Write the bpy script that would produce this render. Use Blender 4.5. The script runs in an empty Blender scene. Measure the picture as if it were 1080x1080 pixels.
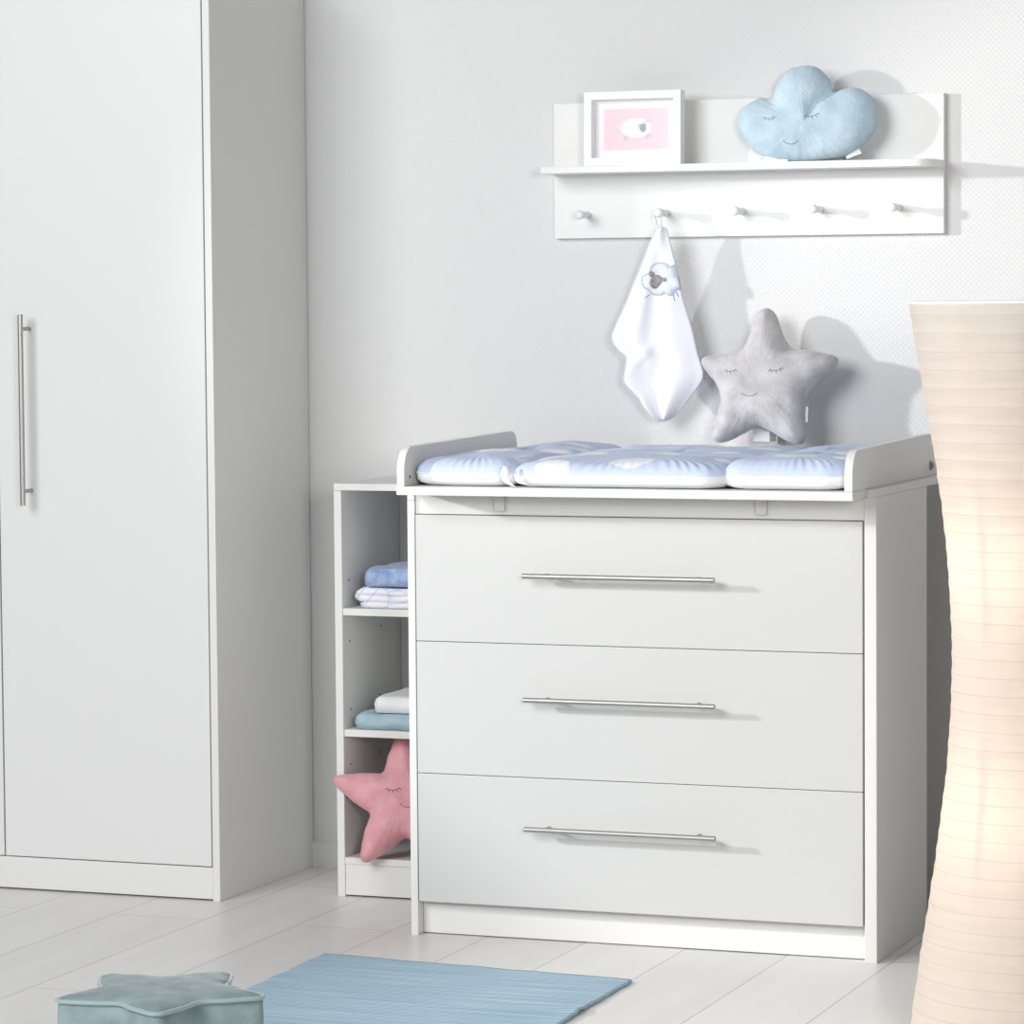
import bpy, bmesh, math, random
from mathutils import Vector, Matrix, noise
from mathutils.bvhtree import BVHTree
random.seed(4)
C = bpy.context.scene.collection
PI = math.pi

# ------------------------------------------------------------------ camera
def make_camera():
    yaw, pitch, roll = 0.361, 0.0612, -0.0077
    f = Vector((-math.sin(yaw)*math.cos(pitch), math.cos(yaw)*math.cos(pitch), -math.sin(pitch)))
    r = Vector((math.cos(yaw), math.sin(yaw), 0)); u = r.cross(f)
    r2 = math.cos(roll)*r + math.sin(roll)*u
    u2 = -math.sin(roll)*r + math.cos(roll)*u
    cd = bpy.data.cameras.new('camera'); cam = bpy.data.objects.new('camera', cd); C.objects.link(cam)
    m = Matrix((r2, u2, -f)).transposed().to_4x4()
    m.translation = Vector((2.8512, -6.9125, 1.3766))
    cam.matrix_world = m
    cd.sensor_width = 36; cd.lens = 3662.9/1080*36; cd.clip_end = 100
    bpy.context.scene.camera = cam
make_camera()

# ------------------------------------------------------------------ light
w = bpy.data.worlds.new('world'); bpy.context.scene.world = w; w.use_nodes = True
w.node_tree.nodes['Background'].inputs[0].default_value = (0.93, 0.96, 1.0, 1)
w.node_tree.nodes['Background'].inputs[1].default_value = 0.14
def area_light(name, loc, target, size, power, col=(1, 1, 1), shape='SQUARE', size_y=None):
    ld = bpy.data.lights.new(name, 'AREA'); ld.energy = power; ld.color = col
    ld.shape = shape; ld.size = size
    if size_y: ld.size_y = size_y
    o = bpy.data.objects.new(name, ld); C.objects.link(o); o.location = loc
    o.rotation_euler = (Vector(target)-Vector(loc)).to_track_quat('-Z', 'Y').to_euler()
    return o
# low sun-like light from the left, in front of the wardrobe
def spot_light(name, loc, target, half_deg, blend, radius, power, col):
    ld = bpy.data.lights.new(name, 'SPOT'); ld.energy = power; ld.color = col
    ld.spot_size = math.radians(2*half_deg); ld.spot_blend = blend; ld.shadow_soft_size = radius
    o = bpy.data.objects.new(name, ld); C.objects.link(o); o.location = loc
    o.rotation_euler = (Vector(target)-Vector(loc)).to_track_quat('-Z', 'Y').to_euler()
    return o
spot_light('left_key_light', (-5.2, -2.7, 2.35), (1.45, -0.38, 1.12), 13.2, 0.18, 0.13, 1340, (1.0, 0.985, 0.97))
# broad soft fill added at the front left, stands for no modelled source
area_light('front_left_fill', (-1.6, -5.4, 3.2), (0.2, 0.5, 0.6), 3.2, 285, (0.985, 0.99, 1.0), 'RECTANGLE', 2.6)
area_light('camera_side_fill', (3.15, -5.0, 1.75), (-.5, .5, 1.0), 0.7, 84, (1.0, 0.99, 0.96))  # small fill added on the camera side to brighten the wardrobe's right side
vs = bpy.context.scene.view_settings
vs.view_transform = 'Standard'; vs.look = 'None'; vs.exposure = -0.09; vs.gamma = 1; vs.use_curve_mapping = False

# ------------------------------------------------------------------ materials
def mat(name, col, rough=0.5, metal=0.0, spec=0.5, **k):
    m = bpy.data.materials.new(name); m.use_nodes = True
    b = m.node_tree.nodes['Principled BSDF']
    b.inputs['Base Color'].default_value = (*col, 1); b.inputs['Roughness'].default_value = rough
    b.inputs['Metallic'].default_value = metal; b.inputs['Specular IOR Level'].default_value = spec
    for kk, v in k.items(): b.inputs[kk.replace('_', ' ')].default_value = v
    return m
def nd(m, t, **k):
    n = m.node_tree.nodes.new(t)
    for a, v in k.items(): setattr(n, a, v)
    return n
def ln(m, a, b): m.node_tree.links.new(a, b)
def bsdf(m): return m.node_tree.nodes['Principled BSDF']
def coords(m, scale=(1, 1, 1), rot=(0, 0, 0), kind='Object'):
    tc = nd(m, 'ShaderNodeTexCoord'); mp = nd(m, 'ShaderNodeMapping')
    mp.inputs['Scale'].default_value = scale; mp.inputs['Rotation'].default_value = rot
    ln(m, tc.outputs[kind], mp.inputs[0]); return mp.outputs[0]
def bump(m, height, strength, dist=0.001):
    b = nd(m, 'ShaderNodeBump'); b.inputs['Strength'].default_value = strength; b.inputs['Distance'].default_value = dist
    ln(m, height, b.inputs['Height']); ln(m, b.outputs[0], bsdf(m).inputs['Normal'])
def noise_bump(m, scale, strength, dist=0.001, detail=4, sc=(1, 1, 1)):
    n = nd(m, 'ShaderNodeTexNoise'); n.inputs['Scale'].default_value = scale; n.inputs['Detail'].default_value = detail
    ln(m, coords(m, sc), n.inputs['Vector']); bump(m, n.outputs['Fac'], strength, dist); return n
def mottled(m, c1, c2, scale, sc=(1, 1, 1), detail=5, lo=0.35, hi=0.65):
    n = nd(m, 'ShaderNodeTexNoise'); n.inputs['Scale'].default_value = scale; n.inputs['Detail'].default_value = detail
    r = nd(m, 'ShaderNodeValToRGB'); e = r.color_ramp.elements
    e[0].position = lo; e[1].position = hi; e[0].color = (*c1, 1); e[1].color = (*c2, 1)
    ln(m, coords(m, sc), n.inputs['Vector']); ln(m, n.outputs['Fac'], r.inputs[0]); ln(m, r.outputs[0], bsdf(m).inputs['Base Color'])
    return r

M = {}
M['laminate'] = mat('white_laminate', (0.74, 0.74, 0.72), 0.42, spec=0.35); noise_bump(M['laminate'], 60, 0.04)
M['front'] = mat('white_front', (0.73, 0.735, 0.73), 0.35, spec=0.35); noise_bump(M['front'], 40, 0.03)
M['shelf_white'] = mat('white_shelf_lacquer', (0.84, 0.84, 0.83), 0.4, spec=0.35)
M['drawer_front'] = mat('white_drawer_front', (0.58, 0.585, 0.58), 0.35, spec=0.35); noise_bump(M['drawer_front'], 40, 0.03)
M['frame_white'] = mat('frame_white', (0.88, 0.88, 0.88), 0.35)
M['steel'] = mat('brushed_steel', (0.44, 0.43, 0.42), 0.45, 1.0)
M['dark'] = mat('dark_hole', (0.05, 0.045, 0.04), 0.8)
M['plastic'] = mat('clear_grey_plastic', (0.66, 0.66, 0.63), 0.4)
M['print_pink'] = mat('pink_print', (0.86, 0.66, 0.72), 0.7)
M['paper_white'] = mat('passepartout', (0.87, 0.88, 0.90), 0.8)
M['sheep_grey'] = mat('sheep_grey', (0.36, 0.38, 0.42), 0.8)
M['sheep_white'] = mat('sheep_white', (0.9, 0.9, 0.92), 0.8)
M['thread'] = mat('grey_thread', (0.13, 0.13, 0.15), 0.8)
M['tag'] = mat('white_tag', (0.88, 0.88, 0.92), 0.7)
def thin_glass():
    m = bpy.data.materials.new('picture_glass'); m.use_nodes = True; nt = m.node_tree
    nt.nodes.remove(nt.nodes['Principled BSDF']); t = nd(m, 'ShaderNodeBsdfTransparent'); g = nd(m, 'ShaderNodeBsdfGlossy')
    g.inputs['Roughness'].default_value = .02; x = nd(m, 'ShaderNodeMixShader'); x.inputs[0].default_value = .006
    ln(m, t.outputs[0], x.inputs[1]); ln(m, g.outputs[0], x.inputs[2]); ln(m, x.outputs[0], nt.nodes['Material Output'].inputs[0])
    return m
M['glass'] = thin_glass()

def plush(name, c1, c2, sheen=0.4, sc=22):
    m = mat(name, c1, 0.9, spec=0.15, Sheen_Weight=sheen, Sheen_Roughness=0.4)
    r = mottled(m, c1, c2, sc, detail=8, lo=0.36, hi=0.64)
    noise_bump(m, 170, 0.5, 0.003, 8)
    return m
M['grey_plush'] = plush('grey_plush', (0.45, 0.44, 0.45), (0.58, 0.57, 0.58), 0.35)
M['blue_plush'] = plush('blue_plush', (0.43, 0.56, 0.66), (0.54, 0.66, 0.74), 0.35)
M['pink_plush'] = plush('pink_plush', (0.70, 0.33, 0.37), (0.78, 0.42, 0.45), 0.3)
M['velvet'] = plush('teal_velvet', (0.20, 0.275, 0.29), (0.27, 0.35, 0.36), 0.35)
M['velvet_pipe'] = mat('teal_piping', (0.30, 0.39, 0.41), 0.6, Sheen_Weight=0.5)
M['towel_blue'] = plush('blue_terry', (0.24, 0.34, 0.58), (0.42, 0.52, 0.74), 0.3, 45)
M['towel_teal'] = plush('dusty_teal_cloth', (0.32, 0.46, 0.54), (0.42, 0.55, 0.62), 0.2)
M['towel_white'] = plush('white_terry', (0.80, 0.81, 0.84), (0.86, 0.86, 0.88), 0.2)
M['terry'] = mat('hooded_towel_terry', (0.84, 0.84, 0.88), 0.95, spec=0.1, Sheen_Weight=0.2); noise_bump(M['terry'], 500, 0.5, 0.001)
M['piping_blue'] = mat('pale_blue_binding', (0.62, 0.64, 0.76), 0.7)
M['mat_white'] = mat('mat_underside', (0.84, 0.87, 0.88), 0.6); noise_bump(M['mat_white'], 30, 0.25, 0.004)

def patterned_towel():
    m = mat('patterned_muslin', (0.85, 0.84, 0.9), 0.9)
    v = nd(m, 'ShaderNodeTexVoronoi', feature='DISTANCE_TO_EDGE'); v.inputs['Scale'].default_value = 22
    r = nd(m, 'ShaderNodeValToRGB'); e = r.color_ramp.elements
    e[0].position = 0.02; e[1].position = 0.06; e[0].color = (0.60, 0.68, 0.85, 1); e[1].color = (0.86, 0.84, 0.90, 1)
    ln(m, coords(m), v.inputs['Vector']); ln(m, v.outputs['Distance'], r.inputs[0]); ln(m, r.outputs[0], bsdf(m).inputs['Base Color'])
    noise_bump(m, 120, 0.3, 0.002)
    return m
M['towel_pattern'] = patterned_towel()

def mat_print():
    m = mat('cloud_print_cotton', (0.6, 0.68, 0.86), 0.6, spec=0.25)
    n = nd(m, 'ShaderNodeTexNoise'); n.inputs['Scale'].default_value = 14; n.inputs['Detail'].default_value = 2
    co = coords(m, (8.0, 11.0, 0.0)); ln(m, coords(m), n.inputs['Vector'])
    mx = nd(m, 'ShaderNodeMix', data_type='RGBA'); mx.inputs[0].default_value = 0.14
    ln(m, co, mx.inputs[6]); ln(m, n.outputs['Color'], mx.inputs[7])
    v = nd(m, 'ShaderNodeTexVoronoi'); v.inputs['Scale'].default_value = 1.0; v.inputs['Randomness'].default_value = 0.75
    ln(m, mx.outputs[2], v.inputs['Vector'])
    r = nd(m, 'ShaderNodeValToRGB'); e = r.color_ramp.elements
    e[0].position = 0.33; e[1].position = 0.36; e[0].color = (0.80, 0.83, 0.88, 1); e[1].color = (0.56, 0.64, 0.83, 1)
    ln(m, v.outputs['Distance'], r.inputs[0]); ln(m, r.outputs[0], bsdf(m).inputs['Base Color'])
    noise_bump(m, 25, 0.3, 0.006)
    return m
M['mat_print'] = mat_print()

def wall_mat():
    m = mat('textured_wallpaper', (0.76, 0.76, 0.76), 0.75, spec=0.2)
    # small woven diamond pattern
    co = coords(m, (1, 1, 1)); sx = nd(m, 'ShaderNodeSeparateXYZ'); ln(m, co, sx.inputs[0])
    def mth(op, a, b=None):
        n = nd(m, 'ShaderNodeMath', operation=op)
        for i, v in enumerate((a, b)):
            if v is None: continue
            if isinstance(v, (int, float)): n.inputs[i].default_value = v
            else: ln(m, v, n.inputs[i])
        return n.outputs[0]
    a = mth('SINE', mth('MULTIPLY', sx.outputs[0], 2*PI/0.0125))
    b = mth('SINE', mth('MULTIPLY', sx.outputs[2], 2*PI/0.0125))
    h = mth('MULTIPLY', a, b)
    bump(m, h, 0.32, 0.0008)
    return m
M['wall'] = wall_mat()

def floor_mat():
    m = mat('white_floor_planks', (0.6, 0.59, 0.57), 0.33, spec=0.4)
    co = nd(m, 'ShaderNodeTexCoord'); mp = nd(m, 'ShaderNodeMapping')
    # planks run into the room along Y, one is 0.225 m wide, and 1.2 m long
    mp.inputs['Rotation'].default_value = (0, 0, PI/2)
    mp.inputs['Location'].default_value = (0.03, 0.06, 0)
    ln(m, co.outputs['Object'], mp.inputs[0])
    br = nd(m, 'ShaderNodeTexBrick'); br.offset = 0.37; br.offset_frequency = 2
    for k, v in (('Scale', 1.0), ('Mortar Size', 0.0011), ('Mortar Smooth', 0.2), ('Bias', 0.0), ('Brick Width', 1.28), ('Row Height', 0.225)):
        br.inputs[k].default_value = v
    br.inputs['Color1'].default_value = (0.78, 0.77, 0.75, 1); br.inputs['Color2'].default_value = (0.82, 0.81, 0.79, 1)
    br.inputs['Mortar'].default_value = (0.33, 0.29, 0.25, 1)
    ln(m, mp.outputs[0], br.inputs['Vector'])
    n = nd(m, 'ShaderNodeTexNoise'); n.inputs['Scale'].default_value = 3.5; n.inputs['Detail'].default_value = 6
    ln(m, coords(m, (4, 0.6, 1)), n.inputs['Vector'])
    r = nd(m, 'ShaderNodeValToRGB'); e = r.color_ramp.elements
    e[0].position = 0.3; e[1].position = 0.7; e[0].color = (0.93, 0.93, 0.93, 1); e[1].color = (1, 1, 1, 1)
    ln(m, n.outputs['Fac'], r.inputs[0])
    mx = nd(m, 'ShaderNodeMix', data_type='RGBA', blend_type='MULTIPLY'); mx.inputs[0].default_value = 1
    ln(m, br.outputs['Color'], mx.inputs[6]); ln(m, r.outputs[0], mx.inputs[7]); ln(m, mx.outputs[2], bsdf(m).inputs['Base Color'])
    return m
M['floor'] = floor_mat()

def rug_mat():
    m = mat('woven_blue_cotton', (0.3, 0.45, 0.58), 0.95, spec=0.1)
    n = nd(m, 'ShaderNodeTexNoise'); n.inputs['Scale'].default_value = 1.0; n.inputs['Detail'].default_value = 5
    ln(m, coords(m, (3, 90, 1)), n.inputs['Vector'])
    r = nd(m, 'ShaderNodeValToRGB'); e = r.color_ramp.elements
    e[0].position = 0.3; e[1].position = 0.7; e[0].color = (0.29, 0.44, 0.56, 1); e[1].color = (0.50, 0.64, 0.74, 1)
    ln(m, n.outputs['Fac'], r.inputs[0]); ln(m, r.outputs[0], bsdf(m).inputs['Base Color'])
    wv = nd(m, 'ShaderNodeTexWave', wave_type='BANDS', bands_direction='Y'); wv.inputs['Scale'].default_value = 28
    wv.inputs['Distortion'].default_value = 1.5; wv.inputs['Detail'].default_value = 2
    ln(m, coords(m), wv.inputs['Vector']); bump(m, wv.outputs['Fac'], 0.45, 0.003)
    return m
M['rug'] = rug_mat()

def lamp_paper():
    m = bpy.data.materials.new('rice_paper'); m.use_nodes = True
    nt = m.node_tree; nt.nodes.remove(nt.nodes['Principled BSDF']); out = nt.nodes['Material Output']
    d = nd(m, 'ShaderNodeBsdfDiffuse'); t = nd(m, 'ShaderNodeBsdfTranslucent'); mx = nd(m, 'ShaderNodeMixShader')
    d.inputs[0].default_value = (0.80, 0.75, 0.70, 1)
    mx.inputs[0].default_value = 0.5
    # fine fibres and the ring wires glued behind the paper
    tc = nd(m, 'ShaderNodeTexCoord'); sx = nd(m, 'ShaderNodeSeparateXYZ'); ln(m, tc.outputs['Object'], sx.inputs[0])
    a = nd(m, 'ShaderNodeMath', operation='MULTIPLY'); a.inputs[1].default_value = 1/0.0327; ln(m, sx.outputs[2], a.inputs[0])
    fr = nd(m, 'ShaderNodeMath', operation='FRACT'); ln(m, a.outputs[0], fr.inputs[0])
    r = nd(m, 'ShaderNodeValToRGB'); e = r.color_ramp.elements
    e[0].position = 0.0; e[0].color = (0.62, 0.48, 0.38, 1); e[1].position = 0.09; e[1].color = (0.93, 0.82, 0.72, 1)
    ln(m, fr.outputs[0], r.inputs[0])
    n = nd(m, 'ShaderNodeTexNoise'); n.inputs['Scale'].default_value = 1; n.inputs['Detail'].default_value = 6
    ln(m, coords(m, (8, 8, 70)), n.inputs['Vector'])
    r2 = nd(m, 'ShaderNodeValToRGB'); e = r2.color_ramp.elements
    e[0].position = 0.3; e[1].position = 0.7; e[0].color = (0.90, 0.88, 0.86, 1); e[1].color = (1, 1, 1, 1)
    ln(m, n.outputs['Fac'], r2.inputs[0])
    mm = nd(m, 'ShaderNodeMix', data_type='RGBA', blend_type='MULTIPLY'); mm.inputs[0].default_value = 1
    ln(m, r.outputs[0], mm.inputs[6]); ln(m, r2.outputs[0], mm.inputs[7]); ln(m, mm.outputs[2], t.inputs[0])
    b = nd(m, 'ShaderNodeBump'); b.inputs['Strength'].default_value = 0.6; b.inputs['Distance'].default_value = 0.004
    ln(m, n.outputs['Fac'], b.inputs['Height']); ln(m, b.outputs[0], d.inputs['Normal'])
    ln(m, d.outputs[0], mx.inputs[1]); ln(m, t.outputs[0], mx.inputs[2]); ln(m, mx.outputs[0], out.inputs[0])
    return m
M['paper'] = lamp_paper()
M['wire'] = mat('wire', (0.45, 0.42, 0.40), 0.5, 0.3)
M['wood_leg'] = mat('pale_lamp_leg', (0.7, 0.62, 0.54), 0.6)
def bulb_mat():
    m = mat('lit_bulb', (1, 0.9, 0.8), 0.4)
    bsdf(m).inputs['Emission Color'].default_value = (1, 0.82, 0.62, 1); bsdf(m).inputs['Emission Strength'].default_value = 6
    return m
M['bulb'] = bulb_mat()

# ------------------------------------------------------------------ mesh helpers
def obj(name, bm, m, parent=None, smooth=False, bevel=0.0, subsurf=0):
    bmesh.ops.recalc_face_normals(bm, faces=bm.faces)
    me = bpy.data.meshes.new(name); bm.to_mesh(me); bm.free()
    for mm in (m if isinstance(m, (list, tuple)) else [m]): me.materials.append(mm)
    if smooth:
        for p in me.polygons: p.use_smooth = True
    o = bpy.data.objects.new(name, me); C.objects.link(o)
    if parent is not None: o.parent = parent
    if bevel:
        b = o.modifiers.new('bevel', 'BEVEL'); b.width = bevel; b.segments = 2; b.limit_method = 'ANGLE'
    if subsurf:
        s = o.modifiers.new('subsurf', 'SUBSURF'); s.levels = subsurf; s.render_levels = subsurf
    return o
def thing(name, label, cat, loc=(0, 0, 0), group=None, rot=(0, 0, 0)):
    o = bpy.data.objects.new(name, None); C.objects.link(o); o.location = loc; o.rotation_euler = rot
    o.empty_display_size = 0.05
    o['label'] = label; o['category'] = cat
    if group: o['group'] = group
    return o
def tag(o, label, cat, group=None):
    o['label'] = label; o['category'] = cat
    if group: o['group'] = group
    return o
def structure(o): o['kind'] = 'structure'; return o
def box(bm, x0, x1, y0, y1, z0, z1):
    r = bmesh.ops.create_cube(bm, size=1)
    for v in r['verts']:
        v.co = Vector((x0+(v.co.x+.5)*(x1-x0), y0+(v.co.y+.5)*(y1-y0), z0+(v.co.z+.5)*(z1-z0)))
    return r['verts']
def boxo(name, b, m, parent=None, off=(0, 0, 0), bevel=0.0012):
    bm = bmesh.new(); x, y, z = off
    box(bm, b[0]-x, b[1]-x, b[2]-y, b[3]-y, b[4]-z, b[5]-z)
    return obj(name, bm, m, parent, bevel=bevel)
def tube(bm, pts, r, seg=8, caps=True, closed=False):
    pts = [Vector(p) for p in pts]; n = len(pts); rings = []
    up = Vector((0, 0, 1)); prev = None
    for i, p in enumerate(pts):
        if closed: t = pts[(i+1) % n]-pts[i-1]
        else: t = pts[min(i+1, n-1)]-pts[max(i-1, 0)]
        t.normalize()
        a = prev if prev is not None else (up if abs(t.z) < .9 else Vector((1, 0, 0)))
        a = (a-t*a.dot(t)).normalized(); prev = a; b = t.cross(a)
        rr = r[i] if isinstance(r, (list, tuple)) else r
        rings.append([bm.verts.new(p+rr*(math.cos(2*PI*k/seg)*a+math.sin(2*PI*k/seg)*b)) for k in range(seg)])
    for i in range(n if closed else n-1):
        A, B = rings[i], rings[(i+1) % n]
        for k in range(seg): bm.faces.new((A[k], A[(k+1) % seg], B[(k+1) % seg], B[k]))
    if caps and not closed:
        bm.faces.new(rings[0][::-1]); bm.faces.new(rings[-1])
def lathe(bm, prof, seg=48, cx=0, cy=0):
    rings = [[bm.verts.new((cx+r*math.cos(2*PI*k/seg), cy+r*math.sin(2*PI*k/seg), z)) for k in range(seg)] for r, z in prof]
    for A, B in zip(rings, rings[1:]):
        for k in range(seg): bm.faces.new((A[k], A[(k+1) % seg], B[(k+1) % seg], B[k]))
    return rings
def prism(bm, poly, d0, d1, axis='x'):
    def P(a, b, d): return {'x': (d, a, b), 'y': (a, d, b), 'z': (a, b, d)}[axis]
    A = [bm.verts.new(P(a, b, d0)) for a, b in poly]; B = [bm.verts.new(P(a, b, d1)) for a, b in poly]
    n = len(poly); bm.faces.new(A); bm.faces.new(B[::-1])
    for i in range(n): bm.faces.new((A[i], A[(i+1) % n], B[(i+1) % n], B[i]))
def catmull(pts, per=6, closed=True):
    out = []; n = len(pts)
    rng = range(n) if closed else range(n-1)
    for i in rng:
        g = (lambda k: pts[k % n]) if closed else (lambda k: pts[max(0, min(n-1, k))])
        p0, p1, p2, p3 = g(i-1), g(i), g(i+1), g(i+2)
        for s in range(per):
            t = s/per
            out.append(tuple(.5*((2*b)+(-a+c)*t+(2*a-5*b+4*c-d)*t*t+(-a+3*b-3*c+d)*t**3) for a, b, c, d in zip(p0, p1, p2, p3)))
    if not closed: out.append(tuple(pts[-1]))
    return out
def resample(poly, n):
    L = [0]; m = len(poly)
    for i in range(m):
        a, b = poly[i], poly[(i+1) % m]; L.append(L[-1]+math.dist(a, b))
    out = []; j = 0
    for k in range(n):
        s = L[-1]*k/n
        while L[j+1] < s: j += 1
        t = (s-L[j])/max(1e-9, L[j+1]-L[j]); a, b = poly[j], poly[(j+1) % m]
        out.append((a[0]+(b[0]-a[0])*t, a[1]+(b[1]-a[1])*t))
    return out
def segd(p, a, b):
    ax, ay = a; bx, by = b; px, py = p; dx, dy = bx-ax, by-ay
    t = max(0, min(1, ((px-ax)*dx+(py-ay)*dy)/max(1e-12, dx*dx+dy*dy)))
    return math.hypot(px-ax-t*dx, py-ay-t*dy)
def cushion(outline, centre, thick, dmax, crease=(), wrinkle=0.0015, back=0.8, n=144, rings=18, seed=0):
    """plump cushion in the local XZ plane, front towards -Y; outline as (x, z)"""
    O = resample(outline, n)
    bm = bmesh.new()
    def height(x, z, jj):
        d = min(segd((x, z), O[i], O[(i+1) % n]) for i in range(n))
        uu = min(1, d/dmax); h = thick*(1-(1-uu)**2.2)**.55
        for a, b, w_, amt in crease:
            dd = segd((x, z), a, b); h *= 1-amt*math.exp(-(dd/w_)**2)
        return h
    H = {}; P = {}
    for j in range(1, rings+1):
        t = 1-(1-j/rings)**1.0
        t = math.sin(t*PI/2)**.9
        for i in range(n):
            x = centre[0]+(O[i][0]-centre[0])*t; z = centre[1]+(O[i][1]-centre[1])*t
            P[j, i] = (x, z); H[j, i] = 0 if j == rings else height(x, z, j)
    hc = height(centre[0], centre[1], 0)
    for it in range(5):
        N = {}
        for j in range(1, rings):
            for i in range(n):
                nb = [H[j, (i+1) % n], H[j, i-1 if i else n-1], H[j+1, i], H[j-1, i] if j > 1 else hc]
                N[j, i] = .5*H[j, i]+.5*sum(nb)/4
        H.update(N); hc = sum(H[1, i] for i in range(n))/n
    def mk(sgn, amp):
        V = {}
        for j in range(1, rings):
            for i in range(n):
                x, z = P[j, i]; h = H[j, i]
                # gathers radiating from the seam
                g = wrinkle*math.exp(-h/(thick*.45))*math.sin(i*2*PI/n*37+3*noise.noise(Vector((i*.2, seed, 0))))
                g += wrinkle*2.2*noise.noise(Vector((x*22, z*22, seed+sgn*5)))*min(1, h/(thick*.5))
                V[j, i] = bm.verts.new((x, sgn*(h+g)*amp, z))
        cv = bm.verts.new((centre[0], sgn*hc*amp, centre[1]))
        return V, cv
    F, fc = mk(-1, 1); B, bc = mk(1, back)
    R = [bm.verts.new((O[i][0], 0, O[i][1])) for i in range(n)]
    for V, cv in ((F, fc), (B, bc)):
        for i in range(n):
            k = (i+1) % n
            bm.faces.new((cv, V[1, i], V[1, k]))
            for j in range(1, rings-1): bm.faces.new((V[j, i], V[j+1, i], V[j+1, k], V[j, k]))
            bm.faces.new((V[rings-1, i], R[i], R[k], V[rings-1, k]))
    bmesh.ops.recalc_face_normals(bm, faces=bm.faces)
    return bm
def projector(bm, direction=(0, 1, 0), start=-1.0):
    t = BVHTree.FromBMesh(bm); d = Vector(direction)
    def f(x, z, lift=0.0004):
        h = t.ray_cast(Vector((x, start, z)), d)[0]
        return Vector((x, (h.y if h else 0)-lift, z))
    return f
def stitched(pj, strokes, r):
    bm = bmesh.new()
    for s in strokes: tube(bm, [pj(x, z) for x, z in s], r, 6)
    return bm
def arc(cx, cz, rx, rz, a0, a1, n=12):
    return [(cx+rx*math.cos(math.radians(a0+(a1-a0)*i/n)), cz+rz*math.sin(math.radians(a0+(a1-a0)*i/n))) for i in range(n+1)]
def sleepy_eye(cx, cz, s, tilt=0.0):
    st = [arc(cx, cz+.35*s, s, .55*s, 200, 340)]
    for a in (205, 235, 270, 305, 335):
        c, sn = math.cos(math.radians(a)), math.sin(math.radians(a))
        p = (cx+s*c, cz+.35*s+.55*s*sn); q = (cx+s*c*1.35, cz+.35*s+.55*s*sn-.42*s*(.5+abs(sn)*.5))
        st.append([p, ((p[0]+q[0])/2, (p[1]+q[1])/2), q])
    ct, sn = math.cos(tilt), math.sin(tilt)
    return [[(cx+(x-cx)*ct-(z-cz)*sn, cz+(x-cx)*sn+(z-cz)*ct) for x, z in k] for k in st]

# ------------------------------------------------------------------ the room
WY = 0.777
bm = bmesh.new(); box(bm, -4.2, 3.4, -4.5, WY+.12, -0.05, 0); structure(obj('floor', bm, M['floor']))
bm = bmesh.new(); box(bm, -4.2, 3.4, WY, WY+.12, 0, 2.75); structure(obj('wall_back', bm, M['wall']))
bm = bmesh.new(); prism(bm, [(WY-.012, 0), (WY, 0), (WY, .062), (WY-.005, .062), (WY-.012, .055)], -4.2, 3.4, 'x')
structure(obj('baseboard_back', bm, M['laminate']))

# ------------------------------------------------------------------ bar handles
def bar_handle(parent, p0, p1, face_y, r=0.0058, inset=0.045):
    """steel bar from p0 to p1 with two posts back to the front at y = face_y (local coords)"""
    bm = bmesh.new(); p0, p1 = Vector(p0), Vector(p1); d = (p1-p0).normalized()
    tube(bm, [p0, p0+d*.0008, p1-d*.0008, p1], [r*.85, r, r, r*.85], 16)
    for q in (p0+d*inset, p1-d*inset):
        tube(bm, [(q.x, q.y, q.z), (q.x, face_y+.0005, q.z)], r*.75, 12)
    return obj('handle', bm, M['steel'], parent, smooth=False)

# ------------------------------------------------------------------ wardrobe
def wardrobe():
    X1, Y0, Y1, Z = -0.574, 0.244, 0.772, 2.16
    X0 = -1.69
    o = (X1, Y0, 0)
    t = thing('wardrobe', 'tall white wardrobe with flat doors standing left of the open shelf unit', 'wardrobe', o)
    L = M['laminate']
    boxo('side_panel', (X1-.018, X1, Y0, Y1, 0, Z), L, t, o)
    boxo('side_panel', (X0, X0+.018, Y0, Y1, 0, Z), L, t, o)
    boxo('top_panel', (X0+.018, X1-.018, Y0+.002, Y1, Z-.018, Z), L, t, o)
    boxo('bottom_panel', (X0+.018, X1-.018, Y0+.03, Y1-.01, .06, .078), L, t, o)
    boxo('back_panel', (X0+.018, X1-.018, Y1-.006, Y1-.001, .0, Z-.018), L, t, o)
    boxo('plinth', (X0+.018, X1-.019, Y0+.006, Y0+.022, 0.004, .078), L, t, o)
    gap = -1.1305
    d = boxo('door', (gap+.0018, X1-.0205, Y0-.001, Y0+.017, .081, Z-.02), M['front'], t, o, .0015)
    d.data.name = 'door'
    bar_handle(d, (-1.0440-o[0], -.044, 1.3500), (-1.0445-o[0], -.044, .9080), -.001, .0062, .033)
    d = boxo('door', (X0+.0205, gap-.0018, Y0-.001, Y0+.017, .081, Z-.02), M['front'], t, o, .0015)
    bar_handle(d, (-1.217-o[0], -.044, 1.3500), (-1.217-o[0], -.044, .9080), -.001, .0062, .033)
wardrobe()

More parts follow.
